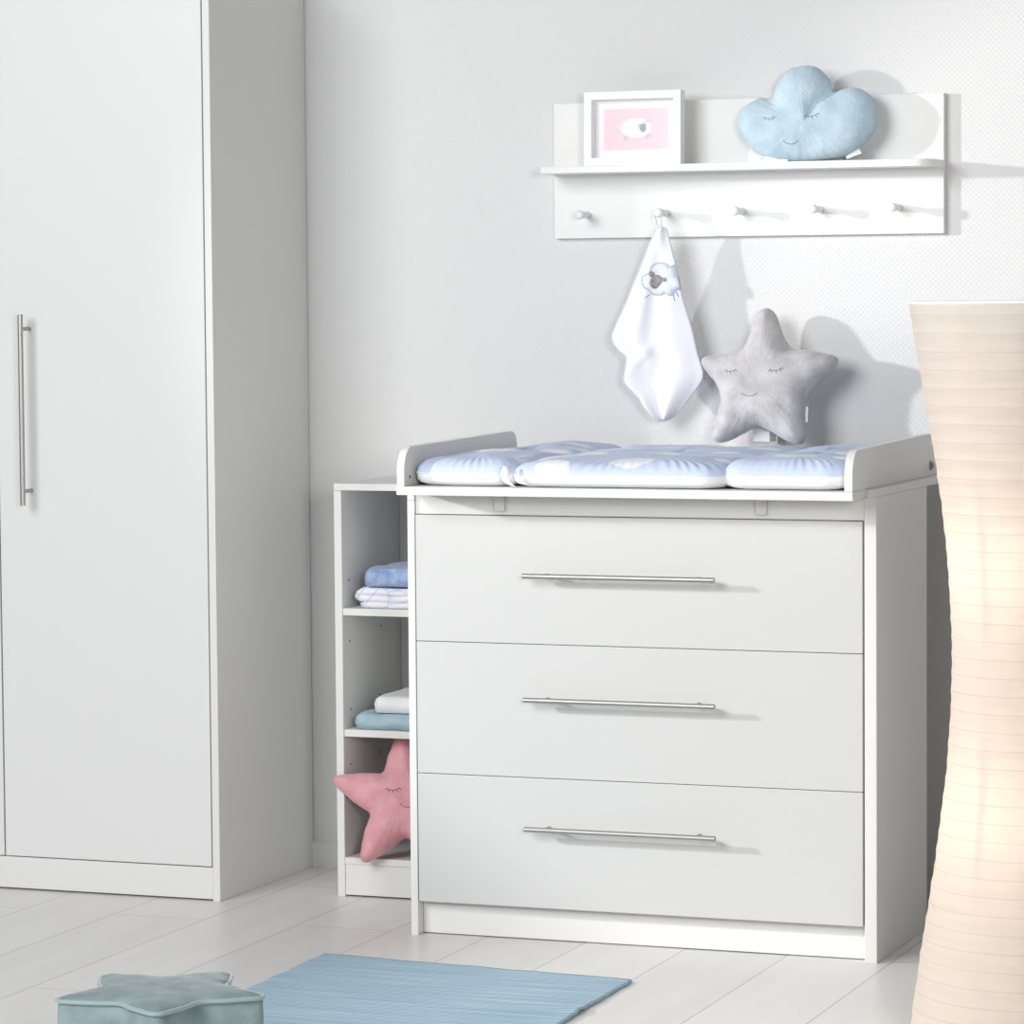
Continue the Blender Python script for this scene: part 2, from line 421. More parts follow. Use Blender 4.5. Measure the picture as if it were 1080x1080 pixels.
# ------------------------------------------------------------------ dresser
def dresser():
    W, D = 1.04, .428
    t = thing('chest_of_drawers', 'white chest of three wide drawers under the changing top', 'dresser', (0, 0, 0))
    L = M['laminate']
    boxo('side_panel', (0, .0165, 0, D, 0, .9455), L, t)
    boxo('side_panel', (W-.026, W, 0, D, 0, .9655), L, t)
    boxo('top_panel', (.017, W-.0265, .012, D, .928, .9455), L, t)
    boxo('back_panel', (.017, W-.0265, D-.008, D-.002, .01, .928), L, t)
    boxo('front_rail', (.017, W-.0265, .006, .022, .9165, .9620), L, t)
    # thin rails along both sides that run on towards the wall and carry the changing top
    boxo('support_rail', (W-.026, W+.0005, -.0005, .62, .9657, .9815), L, t)
    boxo('support_rail', (.0, .0165, .0, .62, .9460, .9618), L, t)
    boxo('plinth', (.0170, W-.0265, .030, .046, .002, .073), L, t)
    boxo('bottom_panel', (.017, W-.0265, .03, D-.01, .0735, .079), L, t)
    zs = [(.9152, .6426), (.6414, .3558), (.3546, .0752)]
    for (a, b), (hz) in zip(zs, (.7905, .5262, .2494)):
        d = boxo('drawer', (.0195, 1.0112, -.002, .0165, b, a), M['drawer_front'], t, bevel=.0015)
        bm = bmesh.new()
        box(bm, .04, 1.0, .0168, D-.03, b+.03, b+.036); box(bm, .04, .052, .0168, D-.03, b+.036, a-.06)
        box(bm, .988, 1.0, .0168, D-.03, b+.036, a-.06); box(bm, .052, .988, D-.042, D-.03, b+.036, a-.06)
        obj('drawer_box', bm, L, d)
        bar_handle(d, (.2770, -.037, hz), (.7035, -.037, hz), -.002, .0056, .045)
dresser()

# ------------------------------------------------------------------ changing top
def changing_tray():
    t = thing('changing_tray', 'white changing tray with raised rounded sides on the chest of drawers', 'changing table', (.0, 0, .9822))
    L = M['laminate']; z = .9822
    YB = .715
    a = boxo('tray_base', (.0205, 1.0195, -.1095, -.001, .9632, .9815), L, t, (0, 0, z), bevel=.0015)
    boxo('tray_base', (.031, 1.0085, -.001, YB, .9632, .9815), L, t, (0, 0, z), bevel=.0015)
    # side boards: rounded at the front top, low shoulder at the rear
    pf = [(-.1085, .9818)] + [(-.1085+.052*(1-math.cos(q))*.9, 1.012+.055*math.sin(q)) for q in [PI/2*i/10 for i in range(11)]]
    pf = [(-.1085, .9818), (-.1085, 1.012)] + [(-.1085+.046*(1-math.cos(PI/2*i/10)), 1.012+.053*math.sin(PI/2*i/10)) for i in range(1, 11)]
    pf += [(.54, 1.0745)] + [(.54+.035*math.sin(PI/2*i/6), 1.0745-.035*(1-math.cos(PI/2*i/6))) for i in range(1, 7)] + [(.61, .9818)]
    poly = [(y, zz-z) for y, zz in pf]
    for x0, x1 in ((.0215, .0385), (1.0015, 1.0190)):
        bm = bmesh.new(); prism(bm, poly, x0, x1, 'x'); obj('side_board', bm, L, t, bevel=.0012)
    for x in (.2135, .7945):
        boxo('bracket', (x-.0115, x+.0115, -.006, .0055, .926, .9632), M['plastic'], t, (0, 0, z))
    bm = bmesh.new(); tube(bm, [(1.0185, .548, 1.0045-z), (1.0225, .548, 1.0045-z)], .011, 16)
    tube(bm, [(1.0222, .548, 1.0045-z), (1.0265, .548, 1.0045-z)], .006, 12); obj('bolt', bm, M['steel'], t)
    bm = bmesh.new(); tube(bm, [(.0383, -.077, 1.001-z), (.0389, -.077, 1.001-z)], .0035, 12)
    obj('screw_hole', bm, M['dark'], t)
changing_tray()
def rail_peg():
    pass

# ------------------------------------------------------------------ changing mat
def pad(x0, x1, y0, y1, z0, z1, seed, lift=0.0, seamz=0.42, puck=1.0, raise_back=0.0):
    """soft pad: rounded rectangle, domed on top, gathered at the seam"""
    bm = bmesh.new(); nx, ny = 90, 70
    cx, cy, hx, hy = (x0+x1)/2, (y0+y1)/2, (x1-x0)/2, (y1-y0)/2
    per = []
    N = 560; rc = .05
    pts = []
    for qx, qy, a0 in ((1, 1, 0), (-1, 1, 90), (-1, -1, 180), (1, -1, 270)):
        for k in range(9):
            a = math.radians(a0+90*k/8); pts.append((cx+qx*(hx-rc)+rc*math.cos(a), cy+qy*(hy-rc)+rc*math.sin(a)))
    O = resample(pts, N)
    H = z1-z0; zs = z0+H*seamz
    rings = 12
    prof_top = [(0, 0)]
    def ring(t, z, amp, top):
        vs_ = []
        for i, (x, y) in enumerate(O):
            dx, dy = x-cx, y-cy
            # inset by absolute distance t towards the centre
            fx = max(0, (hx-t)/hx); fy = max(0, (hy-t)/hy)
            g = amp*(.55+1.1*noise.noise(Vector((i*.03, seed, 9))))*math.sin(i*2*PI/N*100+3.5*noise.noise(Vector((i*.05, seed, 1))))
            X, Y = cx+dx*fx, cy+dy*fy
            zz = z+g+lift*math.exp(-((Y-y1)/.2)**2)
            if top: zz += .007*noise.noise(Vector((X*9, Y*9, seed)))*min(1, t/.03)
            zz += raise_back
            vs_.append(bm.verts.new((X, Y, zz)))
        return vs_
    R = []
    m = min(hx, hy)
    bot = [(m*.98, z0), (.05, z0), (.022, z0+.001), (.008, z0+.006), (.0015, z0+H*.2)]
    for tt, z in bot: R.append(ring(tt, z, 0, False))
    sidx = len(R)
    R.append(ring(0, zs, 0, False))
    for q, amp in ((.10, .3), (.25, .8), (.42, 1.0), (.6, 1.1), (.78, 1.0), (.92, .7), (1.0, .45)):
        a = q*PI/2
        R.append(ring(.045*(1-math.cos(a)), zs+(z1-zs)*.86*math.sin(a), puck*.0016*amp, True))
    q9 = m*.98-.085
    for tt, zz, amp in ((.06, .92, .12), (.085, .97, .03), (.085+q9*.25, 1.0, 0), (.085+q9*.5, 1.0, 0), (.085+q9*.75, 1.0, 0), (.085+q9, 1.0, 0)):
        R.append(ring(max(tt, .046), zs+(z1-zs)*zz, puck*.0016*amp, True))
    for j, (A, B) in enumerate(zip(R, R[1:])):
        for i in range(N):
            f = bm.faces.new((A[i], A[(i+1) % N], B[(i+1) % N], B[i])); f.material_index = 0 if j < sidx else 1
    f = bm.faces.new(R[0][::-1]); f.material_index = 0
    f = bm.faces.new(R[-1]); f.material_index = 1
    return bm, R[sidx]
def changing_mat():
    t = thing('changing_mat', 'padded pale blue changing mat with white cloud print on the white tray', 'changing mat', (.5, .3, .9818))
    o = Vector(t.location)
    for k, (x0, x1, y0, y1, z0, z1, s) in enumerate(((.0395, .282, -.082, .70, .982, 1.047, 1), (.268, .742, -.098, .70, .982, 1.043, 2), (.727, 1.000, -.088, .70, .982, 1.049, 3))):
        bm, seam = pad(x0, x1, y0, y1, z0, z1, s)
        pts = [v.co.copy() for v in seam]
        for v in bm.verts: v.co -= o
        p = obj('pad', bm, [M['mat_white'], M['mat_print']], t, smooth=True)
        b2 = bmesh.new(); tube(b2, [q-o for q in pts], .0016, 6, closed=True)
        obj('seam', b2, M['mat_white'], p, smooth=True)
    # short white ribbon hanging between the left and centre pads
    bm = bmesh.new()
    pts = [(.270, -.100, 1.028), (.268, -.113, 1.010), (.272, -.113, .998), (.281, -.1125, .990), (.290, -.113, .9855)]
    wv = [.010, .010, .009, .008, .007]
    rows = [(bm.verts.new(Vector((x-w_, y, z))-o), bm.verts.new(Vector((x+w_, y-.001, z-.003))-o)) for (x, y, z), w_ in zip(pts, wv)]
    for A, B in zip(rows, rows[1:]): bm.faces.new((A[0], A[1], B[1], B[0]))
    r = obj('ribbon', bm, M['tag'], t, smooth=True)
    sm = r.modifiers.new('solid', 'SOLIDIFY'); sm.thickness = .001
changing_mat()

# ------------------------------------------------------------------ narrow open shelf unit
def shelf_unit():
    X0, X1, Y0, Y1, Z = -.3490, -.030, .403, .758, .957
    o = (X0, Y0, 0)
    t = thing('shelf_unit', 'narrow open white shelf unit between the wardrobe and the chest of drawers', 'shelf unit', o)
    L = M['laminate']
    boxo('side_panel', (X0, X0+.0185, Y0, Y1, 0, Z-.0165), L, t, o)
    boxo('side_panel', (X1-.0185, X1, Y0, Y1, 0, Z-.0165), L, t, o)
    boxo('top_panel', (X0, X1, Y0, Y1, Z-.016, Z), L, t, o)
    boxo('back_panel', (X0+.019, X1-.019, Y1-.006, Y1-.001, .0, Z-.0165), L, t, o)
    for z in (.6690, .3885): boxo('shelf', (X0+.019, X1-.019, Y0+.003, Y1-.007, z-.0165, z), L, t, o)
    boxo('bottom_panel', (X0+.019, X1-.019, Y0, Y1-.007, .0755, .0915), L, t, o)
    boxo('plinth', (X0+.019, X1-.019, Y0+.002, Y0+.018, .004, .075), L, t, o)
    for y, z in ((.4427, .7309), (.4444, .5898), (.4458, .4308), (.4424, .303), (.6316, .6081), (.6217, .4469), (.6239, .309)):
        bm = bmesh.new(); x = X0+.0185-o[0]
        tube(bm, [(x-.0005, y-o[1], z), (x+.0004, y-o[1], z)], .0028, 10)
        obj('pin_hole', bm, M['dark'], t)
shelf_unit()

def folded_stack(name, x0, x1, y0, y1, z0, layers, th, m, label, cat, seed, curl=0.0, rise=None, taper=0.0):
    """cloth folded back and forth; the folds show at the left end"""
    bm = bmesh.new(); path = []
    r = th/2
    for k in range(layers):
        zc = z0+r+k*th*.97
        ins = taper*k
        A, B = x0+r+ins, x1-r
        xs = [A-(r*.9 if layers == 1 else 0)+(B-A)*(i/16)**(1.7 if layers == 1 else 1) for i in range(17)]
        if k % 2: xs = xs[::-1]
        path += [(x, zc) for x in xs]
        if k < layers-1:
            ex = xs[-1]; sgn = 1 if k % 2 == 0 else -1
            path.append((ex+sgn*r*.7, zc+th*.24)); path.append((ex+sgn*r*.9, zc+th*.485)); path.append((ex+sgn*r*.7, zc+th*.73))
    left, right = [], []
    n = len(path)
    for i, p in enumerate(path):
        a = path[max(0, i-1)]; b = path[min(n-1, i+1)]
        tx, tz = b[0]-a[0], b[1]-a[1]; l = math.hypot(tx, tz) or 1; tx /= l; tz /= l
        h = r*.965
        if layers == 1:
            e_ = min(i, 8)/8; h *= max(.12, (1-(1-min(1, e_*3.2))**2)**.5) if i < 8 else 1
        elif i in (0, n-1): h *= .55
        left.append((p[0]-tz*h, p[1]+tx*h)); right.append((p[0]+tz*h, p[1]-tx*h))
    poly = left+right[::-1]
    ys = [y0+(y1-y0)*j/14 for j in range(15)]
    rows = []
    H = layers*th
    for j, y in enumerate(ys):
        e = min(j, 14-j); sh = 1.0 if e > 1 else (.9 if e == 0 else .98)
        row = []
        for x, z in poly:
            nz = .0035*noise.noise(Vector((x*18, y*18, seed)))*((z-z0)/H+.1)
            yy = y+.004*noise.noise(Vector((x*25, z*60, seed+3)))
            zz = z0+(z-z0)*sh+nz
            if rise: zz += rise*max(0, (x-x0)/(x1-x0)-.25)*((z-z0)/H)*(y-y0)/(y1-y0)
            row.append(bm.verts.new((x+.003*noise.noise(Vector((z*50, y*14, seed))), yy, max(z0, zz))))
        rows.append(row)
    for A, B in zip(rows, rows[1:]):
        k = len(poly)
        for i in range(k): bm.faces.new((A[i], A[(i+1) % k], B[(i+1) % k], B[i]))
    for row in (rows[0], rows[-1]):
        h = len(path)
        for i in range(h-1): bm.faces.new((row[i], row[i+1], row[2*h-2-i], row[2*h-1-i]))
    o = obj(name, bm, m, smooth=True)
    for v in o.data.vertices: v.co -= Vector((x0, y0, z0))
    o.location = (x0, y0, z0)
    return tag(o, label, cat)
folded_stack('folded_towel', -.300, -.06, .418, .66, .6695, 3, .0165, M['towel_pattern'],
             'white folded cloth with faint blue pattern under the blue towel on the upper shelf', 'towel', 1, taper=.002)
folded_stack('folded_towel', -.281, -.06, .418, .66, .7195, 1, .0440, M['towel_blue'],
             'cornflower blue folded towel on top of the white patterned cloth', 'towel', 2, rise=.05)
folded_stack('folded_towel', -.3085, -.06, .418, .66, .3890, 1, .0380, M['towel_teal'],
             'dusty teal folded cloth lying on the lower shelf of the narrow unit', 'towel', 3, taper=.014)
folded_stack('folded_towel', -.262, -.06, .425, .65, .4270, 1, .0400, M['towel_white'],
             'plain white folded towel on top of the dusty teal cloth', 'towel', 4)

# ------------------------------------------------------------------ wall shelf with pegs
def wall_shelf():
    X0, X1 = .0668, .9985; o = (X0, WY, 1.517)
    t = thing('wall_shelf', 'white wall shelf board with five round pegs above the changing mat', 'shelf', o)
    boxo('back_board', (X0, X1, WY-.020, WY-.0005, 1.517, 1.8313), M['shelf_white'], t, o)
    z0, z1 = 1.6650, 1.6813; y1 = WY-.0203; y0 = .6515
    rc = .045
    poly = [(X0, y1), (X0, y0+.006), (X0+.006, y0)] + [(X1-rc+rc*math.sin(PI/2*i/8), y0+rc*(1-math.cos(PI/2*i/8))) for i in range(9)] + [(X1, y1)]
    bm = bmesh.new(); prism(bm, [(a-o[0], b-o[1]) for a, b in poly], z0-o[2], z1-o[2], 'z'); obj('shelf_board', bm, M['shelf_white'], t, bevel=.0012)
    yb = WY-.0203
    for x, z in ((.1505, 1.5707), (.3434, 1.5721), (.5264, 1.5735), (.7109, 1.5748), (.8946, 1.5761)):
        bm = bmesh.new()
        prof = [(.0, 0), (.0085, 0), (.0083, -.012), (.0072, -.026), (.0064, -.036), (.0078, -.044), (.0100, -.050), (.0108, -.056), (.0100, -.061), (.0070, -.0635), (0.0004, -.0645)]
        rings = []
        for r_, d in prof:
            r_ = max(r_, .0004)
            rings.append([bm.verts.new((x-o[0]+r_*math.cos(2*PI*k/20), yb-o[1]+d, z-o[2]+r_*math.sin(2*PI*k/20))) for k in range(20)])
        for A, B in zip(rings, rings[1:]):
            for k in range(20): bm.faces.new((A[k], A[(k+1) % 20], B[(k+1) % 20], B[k]))
        bm.faces.new(rings[0]); bm.faces.new(rings[-1])
        obj('peg', bm, M['shelf_white'], t, smooth=True)
wall_shelf()

# ------------------------------------------------------------------ picture frame
def picture_frame():
    w_, h_, d_ = .2340, .1695, .032
    t = thing('picture_frame', 'white box frame with a sheep on pink, standing on the wall shelf', 'picture frame', (.1705, .690, 1.6815), rot=(-.02, 0, -.0))
    b = .0185
    bm = bmesh.new()
    outer = [(0, 0), (w_, 0), (w_, h_), (0, h_)]; inner = [(b, b), (w_-b, b), (w_-b, h_-b), (b, h_-b)]
    V = []
    for y in (-d_/2, d_/2): V.append(([bm.verts.new((x, y, z)) for x, z in outer], [bm.verts.new((x, y, z)) for x, z in inner]))
    for i in range(4):
        k = (i+1) % 4
        for (o_, n_) in V: bm.faces.new((o_[i], o_[k], n_[k], n_[i]))
        bm.faces.new((V[0][0][i], V[0][0][k], V[1][0][k], V[1][0][i])); bm.faces.new((V[0][1][i], V[0][1][k], V[1][1][k], V[1][1][i]))
    obj('frame', bm, M['frame_white'], t, bevel=.001)
    boxo('backing', (b*.5, w_-b*.5, d_/2, d_/2+.003, b*.5, h_-b*.5), M['frame_white'], t)
    yy = d_/2-.0065
    boxo('passepartout', (b+.0003, w_-b-.0003, yy, d_/2-.0003, b+.0003, h_-b-.0003), M['paper_white'], t, bevel=0)
    pr = boxo('print', (.0400, .197, yy-.0008, yy-.0002, .036, .131), M['print_pink'], t, bevel=0)
    cx, cz = .1195, .0865
    def blob(name, pts, m, y0, th=.0005):
        bm = bmesh.new(); prism(bm, pts, y0-th, y0, 'y'); return obj(name, bm, m, pr)
    y0 = yy-.001
    pts = []
    for i in range(72):
        a = 2*PI*i/72; rr = 1+.13*abs(math.sin(a*4.5))
        pts.append((cx+.0335*rr*math.cos(a)*(1 if math.cos(a) > 0 else 1.05), cz+.0205*rr*math.sin(a)))
    blob('sheep_body', pts, M['sheep_white'], y0)
    blob('sheep_head', [(cx+.0160+.0082*math.cos(a), cz+.0000+.0104*math.sin(a)) for a in [2*PI*i/24 for i in range(24)]], M['sheep_grey'], y0-.0007)
    for ex, ez, an in ((.0235, .0130, .5), (.0035, .0060, 2.9)):
        blob('sheep_ear', [(cx+ex+.0034*math.cos(a)*math.cos(an)-.0016*math.sin(a)*math.sin(an), cz+ez+.0034*math.cos(a)*math.sin(an)+.0016*math.sin(a)*math.cos(an)) for a in [2*PI*i/14 for i in range(14)]], M['sheep_grey'], y0-.0007)
    for lx, an in ((-.0270, -.6), (-.0225, -.7), (.0225, .6), (.0285, .6)):
        q = [(-.0013, 0), (.0013, 0), (.0013, -.0065), (-.0013, -.0065)]
        zz = -.0185 if lx < -.024 else (-.0225 if lx < 0 else (-.0200 if lx < .025 else -.0170))
        blob('sheep_leg', [(cx+lx+x*math.cos(an)-z*math.sin(an), cz+zz+x*math.sin(an)+z*math.cos(an)) for x, z in q], M['sheep_grey'], y0)
    boxo('glass_pane', (b+.0003, w_-b-.0003, -d_/2+.004, -d_/2+.0052, b+.0003, h_-b-.0003), M['glass'], t, bevel=0)
picture_frame()

# ------------------------------------------------------------------ cushions
def px_outline(pts, org, zoom, anchor, sx, sz):
    """outline read off the photograph -> metres in the cushion's own plane"""
    return [(((org[0]+x/zoom)-anchor[0])/sx, -((org[1]+y/zoom)-anchor[1])/sz) for x, y in pts]
def prop_block(loc, size, label, rz=0):
    x, y, z = size
    bm = bmesh.new(); box(bm, -x/2, x/2, -y/2, y/2, 0, z)
    o = obj('support_block', bm, M['frame_white'], bevel=.001); o.location = loc; o.rotation_euler.z = rz
    return tag(o, label, 'block')

def grey_star():
    A = (803, 466); Z = (720, 310); s = 4.5
    raw = [(395, 72), (428, 92), (448, 128), (470, 190), (498, 240), (530, 266), (600, 272), (665, 284), (715, 296), (736, 318), (722, 350), (690, 385), (640, 432), (602, 478), (591, 530), (592, 600), (597, 665), (588, 702), (560, 709), (500, 690), (440, 655), (385, 632), (340, 642), (290, 670), (230, 699), (182, 704), (162, 684), (168, 620), (184, 560), (193, 500), (175, 440), (140, 395), (105, 352), (92, 322), (108, 302), (170, 290), (250, 278), (293, 260), (318, 200), (343, 130), (368, 86)]
    O = catmull(px_outline(raw, Z, s, A, 441, 455), 5)
    c = (((720+385/4.5)-A[0])/441, -((310+430/4.5)-A[1])/455)
    t = thing('star_cushion', 'light grey plush star cushion with sleeping face on the changing mat', 'cushion', (.588, .668, 1.0475), rot=(-.14, 0, 0))
    bm = cushion(O, c, .050, .058, back=.75, seed=2, wrinkle=.0024)
    pj = projector(bm)
    def q(x, y): return (((720+x/4.5)-A[0])/441, -((310+y/4.5)-A[1])/455)
    bd = obj('body', bm, M['grey_plush'], t, smooth=True)
    st = sleepy_eye(*q(475, 372), .0145, .15); obj('eye', stitched(pj, st, .0006), M['thread'], t)
    st = sleepy_eye(*q(262, 376), .0125, 0); obj('eye', stitched(pj, st, .0005), M['thread'], t)
    m_ = q(355, 480); obj('mouth', stitched(pj, [arc(m_[0], m_[1]+.004, .020, .012, 205, 335, 16)], .0006), M['thread'], t)
    a = q(592, 570)
    boxo('tag', (a[0]-.004, a[0]+.0055, -.0010, .0006, a[1]-.018, a[1]+.018), M['tag'], t)
grey_star()
prop_block((.585, .730, 1.047), (.040, .05, .045), 'small white block propping the grey star cushion from behind')

def cloud():
    A = (852, 167); Z = (760, 60); s = 6.0
    raw = [(115, 400), (128, 345), (175, 288), (250, 247), (326, 248), (347, 200), (372, 142), (430, 80), (520, 53), (600, 63), (660, 110), (695, 165), (712, 224), (780, 205), (850, 200), (920, 230), (970, 290), (987, 370), (980, 440), (950, 500), (890, 565), (800, 618), (650, 640), (450, 648), (360, 642), (260, 605), (180, 548), (130, 480)]
    O = catmull(px_outline(raw, Z, s, A, 446, 460), 6)
    def q(x, y): return (((760+x/6)-A[0])/446, -((60+y/6)-A[1])/460)
    t = thing('cloud_cushion', 'pale blue plush cloud cushion with closed eyes on the wall shelf', 'cushion', (.6975, .697, 1.6850), rot=(-.05, 0, 0))
    bm = cushion(O, q(560, 420), .043, .075, back=.75, seed=7, wrinkle=.0021,
                 crease=((q(712, 224), q(590, 345), .011, .42), (q(326, 248), q(345, 300), .010, .25)))
    pj = projector(bm)
    obj('body', bm, M['blue_plush'], t, smooth=True)
    obj('eye', stitched(pj, sleepy_eye(*q(610, 372), .0150, .12), .0006), M['thread'], t)
    obj('eye', stitched(pj, sleepy_eye(*q(343, 382), .0130, 0), .0005), M['thread'], t)
    m_ = q(478, 522); obj('mouth', stitched(pj, [arc(m_[0], m_[1]+.002, .018, .012, 195, 345, 16)], .0006), M['thread'], t)
    bm = bmesh.new(); a, b = q(800, 636), q(882, 588)
    d = Vector((b[0]-a[0], 0, b[1]-a[1])); nrm = Vector((-d.z, 0, d.x)).normalized()*.0085
    p = [Vector((a[0], -.003, a[1])), Vector((b[0], -.003, b[1]))]
    vs_ = [p[0]-nrm*.25, p[1]-nrm*.9, p[1]+nrm*.6, p[0]+nrm*.5]
    f = bm.faces.new([bm.verts.new(v) for v in vs_]); r_ = bmesh.ops.extrude_face_region(bm, geom=[f])
    for v in [g for g in r_['geom'] if isinstance(g, bmesh.types.BMVert)]: v.co.y += .001
    obj('tag', bm, M['tag'], t)
cloud()
prop_block((.628, .700, 1.6817), (.055, .030, .013), 'flat white block under the left end of the cloud cushion')

def pink_star():
    R = .172; pts = []
    for k in range(5):
        a = math.radians(90+72*k)
        for da, rr in ((-6.5, .90), (-3.0, .975), (0, 1.0), (3.0, .975), (6.5, .90), (19, .67), (29, .535), (36, .50), (43, .535), (53, .67)):
            b = a+math.radians(da); pts.append((R*rr*math.cos(b), R*rr*math.sin(b)))
    O = catmull(pts, 2)
    t = thing('star_cushion', 'rose pink plush star cushion in the bottom of the narrow shelf unit', 'cushion', (-.196, .446, .2215), rot=(-.38, -.035, .34))
    bm = cushion(O, (0, 0), .050, .058, back=.8, seed=12, wrinkle=.0024)
    for v in bm.verts:
        if v.co.x < -.07: v.co.y -= ((-v.co.x-.07)/.1)**1.5*.03
    pj = projector(bm)
    obj('body', bm, M['pink_plush'], t, smooth=True)
    obj('eye', stitched(pj, sleepy_eye(-.024, .018, .0150, 0), .0007), M['thread'], t)
    obj('eye', stitched(pj, sleepy_eye(.050, .018, .0150, 0), .0007), M['thread'], t)
    obj('mouth', stitched(pj, [arc(.012, -.012, .022, .014, 195, 345, 16)], .0007), M['thread'], t)
pink_star()

# ------------------------------------------------------------------ hooded towel
def hooded_towel():
    Z = (640, 230); s = 4.909; org = (.3500, .6900, 1.5400); A = (698, 241)
    def q(x, y): return (((Z[0]+x/s)-A[0])/446, -((Z[1]+y/s)-A[1])/457)
    left = [(285, 55), (262, 75), (240, 115), (210, 180), (180, 260), (140, 355), (100, 450), (62, 530), (32, 600), (32, 640), (60, 685), (104, 720), (103, 770), (93, 850), (130, 895), (170, 935), (200, 985), (232, 1020), (262, 1045), (284, 1054)]
    right = [(308, 55), (320, 75), (326, 110), (345, 190), (362, 260), (378, 340), (390, 420), (410, 490), (430, 560), (446, 630), (462, 710), (478, 760), (488, 800), (482, 840), (440, 900), (400, 950), (360, 1000), (330, 1030), (305, 1048), (284, 1054)]
    L = catmull([q(*p) for p in left], 5, closed=False); Rr = catmull([q(*p) for p in right], 5, closed=False)
    def at(poly, z):
        best = None
        for a, b in zip(poly, poly[1:]):
            if min(a[1], b[1]) <= z <= max(a[1], b[1]):
                t = 0 if a[1] == b[1] else (z-a[1])/(b[1]-a[1]); return a[0]+(b[0]-a[0])*t
        return poly[0][0] if z > poly[0][1] else poly[-1][0]
    ztop, zbot = L[0][1], L[-1][1]
    nr, nc = 110, 44
    bm = bmesh.new(); G = []
    for j in range(nr+1):
        tt = j/nr; z = ztop+(zbot-ztop)*(tt*.999+.0005)
        a, b = at(L, z), at(Rr, z); row = []
        for i in range(nc+1):
            u_ = i/nc; x = a+(b-a)*u_
            ph = (u_-.30-.06*tt)
            y = -.018*tt*math.sin(PI*min(1, tt*1.3))*math.exp(-(ph/.11)**2)         # soft ridge left of centre
            y += -.007*math.sin(u_*PI*3+1.5*tt)*tt
            y += .034*max(0, u_-.30)*tt
            y += -.010*math.exp(-((u_-.5)/.25)**2)*math.exp(-(tt/.12)**2)
            # hood corner: diagonal fold in the lower left
            dd = (x-q(160, 750)[0])*.7-(z-q(160, 750)[1])*.7
            if tt > .45: y += -.006*math.exp(-(dd/.010)**2)*max(0, 1-abs(u_-.3)*3)
            y += .003*noise.noise(Vector((x*14, z*9, 2)))
            row.append(bm.verts.new((x, y, z)))
        G.append(row)
    for A_, B_ in zip(G, G[1:]):
        for i in range(nc): bm.faces.new((A_[i], A_[i+1], B_[i+1], B_[i]))
    edge = [r[0].co.copy() for r in G]+[r[-1].co.copy() for r in G[::-1]]
    pj = projector(bm)
    t = thing('hooded_towel', 'white hooded baby towel with sheep applique hanging from the second peg', 'towel', org)
    body = obj('cloth', bm, M['terry'], t, smooth=True)
    sm = body.modifiers.new('solid', 'SOLIDIFY'); sm.thickness = .0030; sm.offset = 0
    bm = bmesh.new(); e2 = [edge[i] for i in range(0, len(edge), 2)]
    tube(bm, e2, .0022, 8, closed=True); obj('binding', bm, M['piping_blue'], t, smooth=True)
    # loop over the peg
    bm = bmesh.new(); px_ = .3500
    pegx = .3434-org[0]; pegz = 1.5721-org[2]
    loop = [(-.003, 0, -.004), (pegx-.006, .004, pegz-.014), (pegx-.0088, .008, pegz), (pegx-.005, .010, pegz+.0082), (pegx, .010, pegz+.0098), (pegx+.005, .010, pegz+.0082), (pegx+.0088, .008, pegz), (pegx+.008, .004, pegz-.014), (.003, 0, -.004)]
    tube(bm, catmull(loop, 4, closed=False), .0013, 6); obj('hanging_loop', bm, M['piping_blue'], t, smooth=True)
    def patch(name, pts, m, lift, th=.0008, parent=None):
        bm = bmesh.new(); c = (sum(p[0] for p in pts)/len(pts), sum(p[1] for p in pts)/len(pts))
        cv = bm.verts.new(pj(*c, lift)); rings = []
        for f_ in (.33, .66, 1): rings.append([bm.verts.new(pj(c[0]+(x-c[0])*f_, c[1]+(z-c[1])*f_, lift)) for x, z in pts])
        n = len(pts)
        for i in range(n):
            k = (i+1) % n; bm.faces.new((cv, rings[0][i], rings[0][k]))
            for a, b in zip(rings, rings[1:]): bm.faces.new((a[i], b[i], b[k], a[k]))
        o = obj(name, bm, m, parent or t, smooth=True)
        s_ = o.modifiers.new('solid', 'SOLIDIFY'); s_.thickness = th; s_.offset = 0
        return o
    body_pts = [(228, 290), (240, 258), (270, 240), (300, 240), (322, 250), (335, 265), (355, 250), (362, 270), (372, 310), (382, 340), (384, 370), (370, 380), (355, 385), (345, 405), (325, 405), (308, 392), (290, 404), (265, 405), (240, 400), (225, 378), (205, 370), (190, 345), (188, 320), (198, 305)]
    bp = catmull([q(*p) for p in body_pts], 3)
    mc = mat('checked_sheep_wool', (0.80, 0.82, 0.88), 0.9)
    ck = nd(mc, 'ShaderNodeTexChecker'); ck.inputs['Scale'].default_value = 320; ck.inputs['Color1'].default_value = (.80, .82, .9, 1); ck.inputs['Color2'].default_value = (.68, .72, .82, 1)
    ln(mc, coords(mc), ck.inputs['Vector']); ln(mc, ck.outputs[0], bsdf(mc).inputs['Base Color'])
    sh = patch('sheep_applique', bp, mc, .0024)
    bm = bmesh.new(); tube(bm, [pj(x, z, .0030) for x, z in bp], .0009, 6, closed=True)
    obj('applique_outline', bm, mat('blue_satin_stitch', (.42, .56, .72), .6), sh, smooth=True)
    hd = [(235, 320), (250, 305), (275, 302), (292, 318), (290, 340), (275, 358), (258, 372), (240, 368), (230, 348)]
    hm = mat('grey_sheep_face', (.33, .31, .30), .9)
    patch('sheep_face', catmull([q(*p) for p in hd], 3), hm, .0038, parent=sh)
    for e in ([(232, 310), (228, 290), (238, 282), (252, 290), (252, 306)], [(288, 322), (300, 315), (316, 320), (312, 335), (292, 335)]):
        patch('sheep_ear', catmull([q(*p) for p in e], 3), hm, .0040, parent=sh)
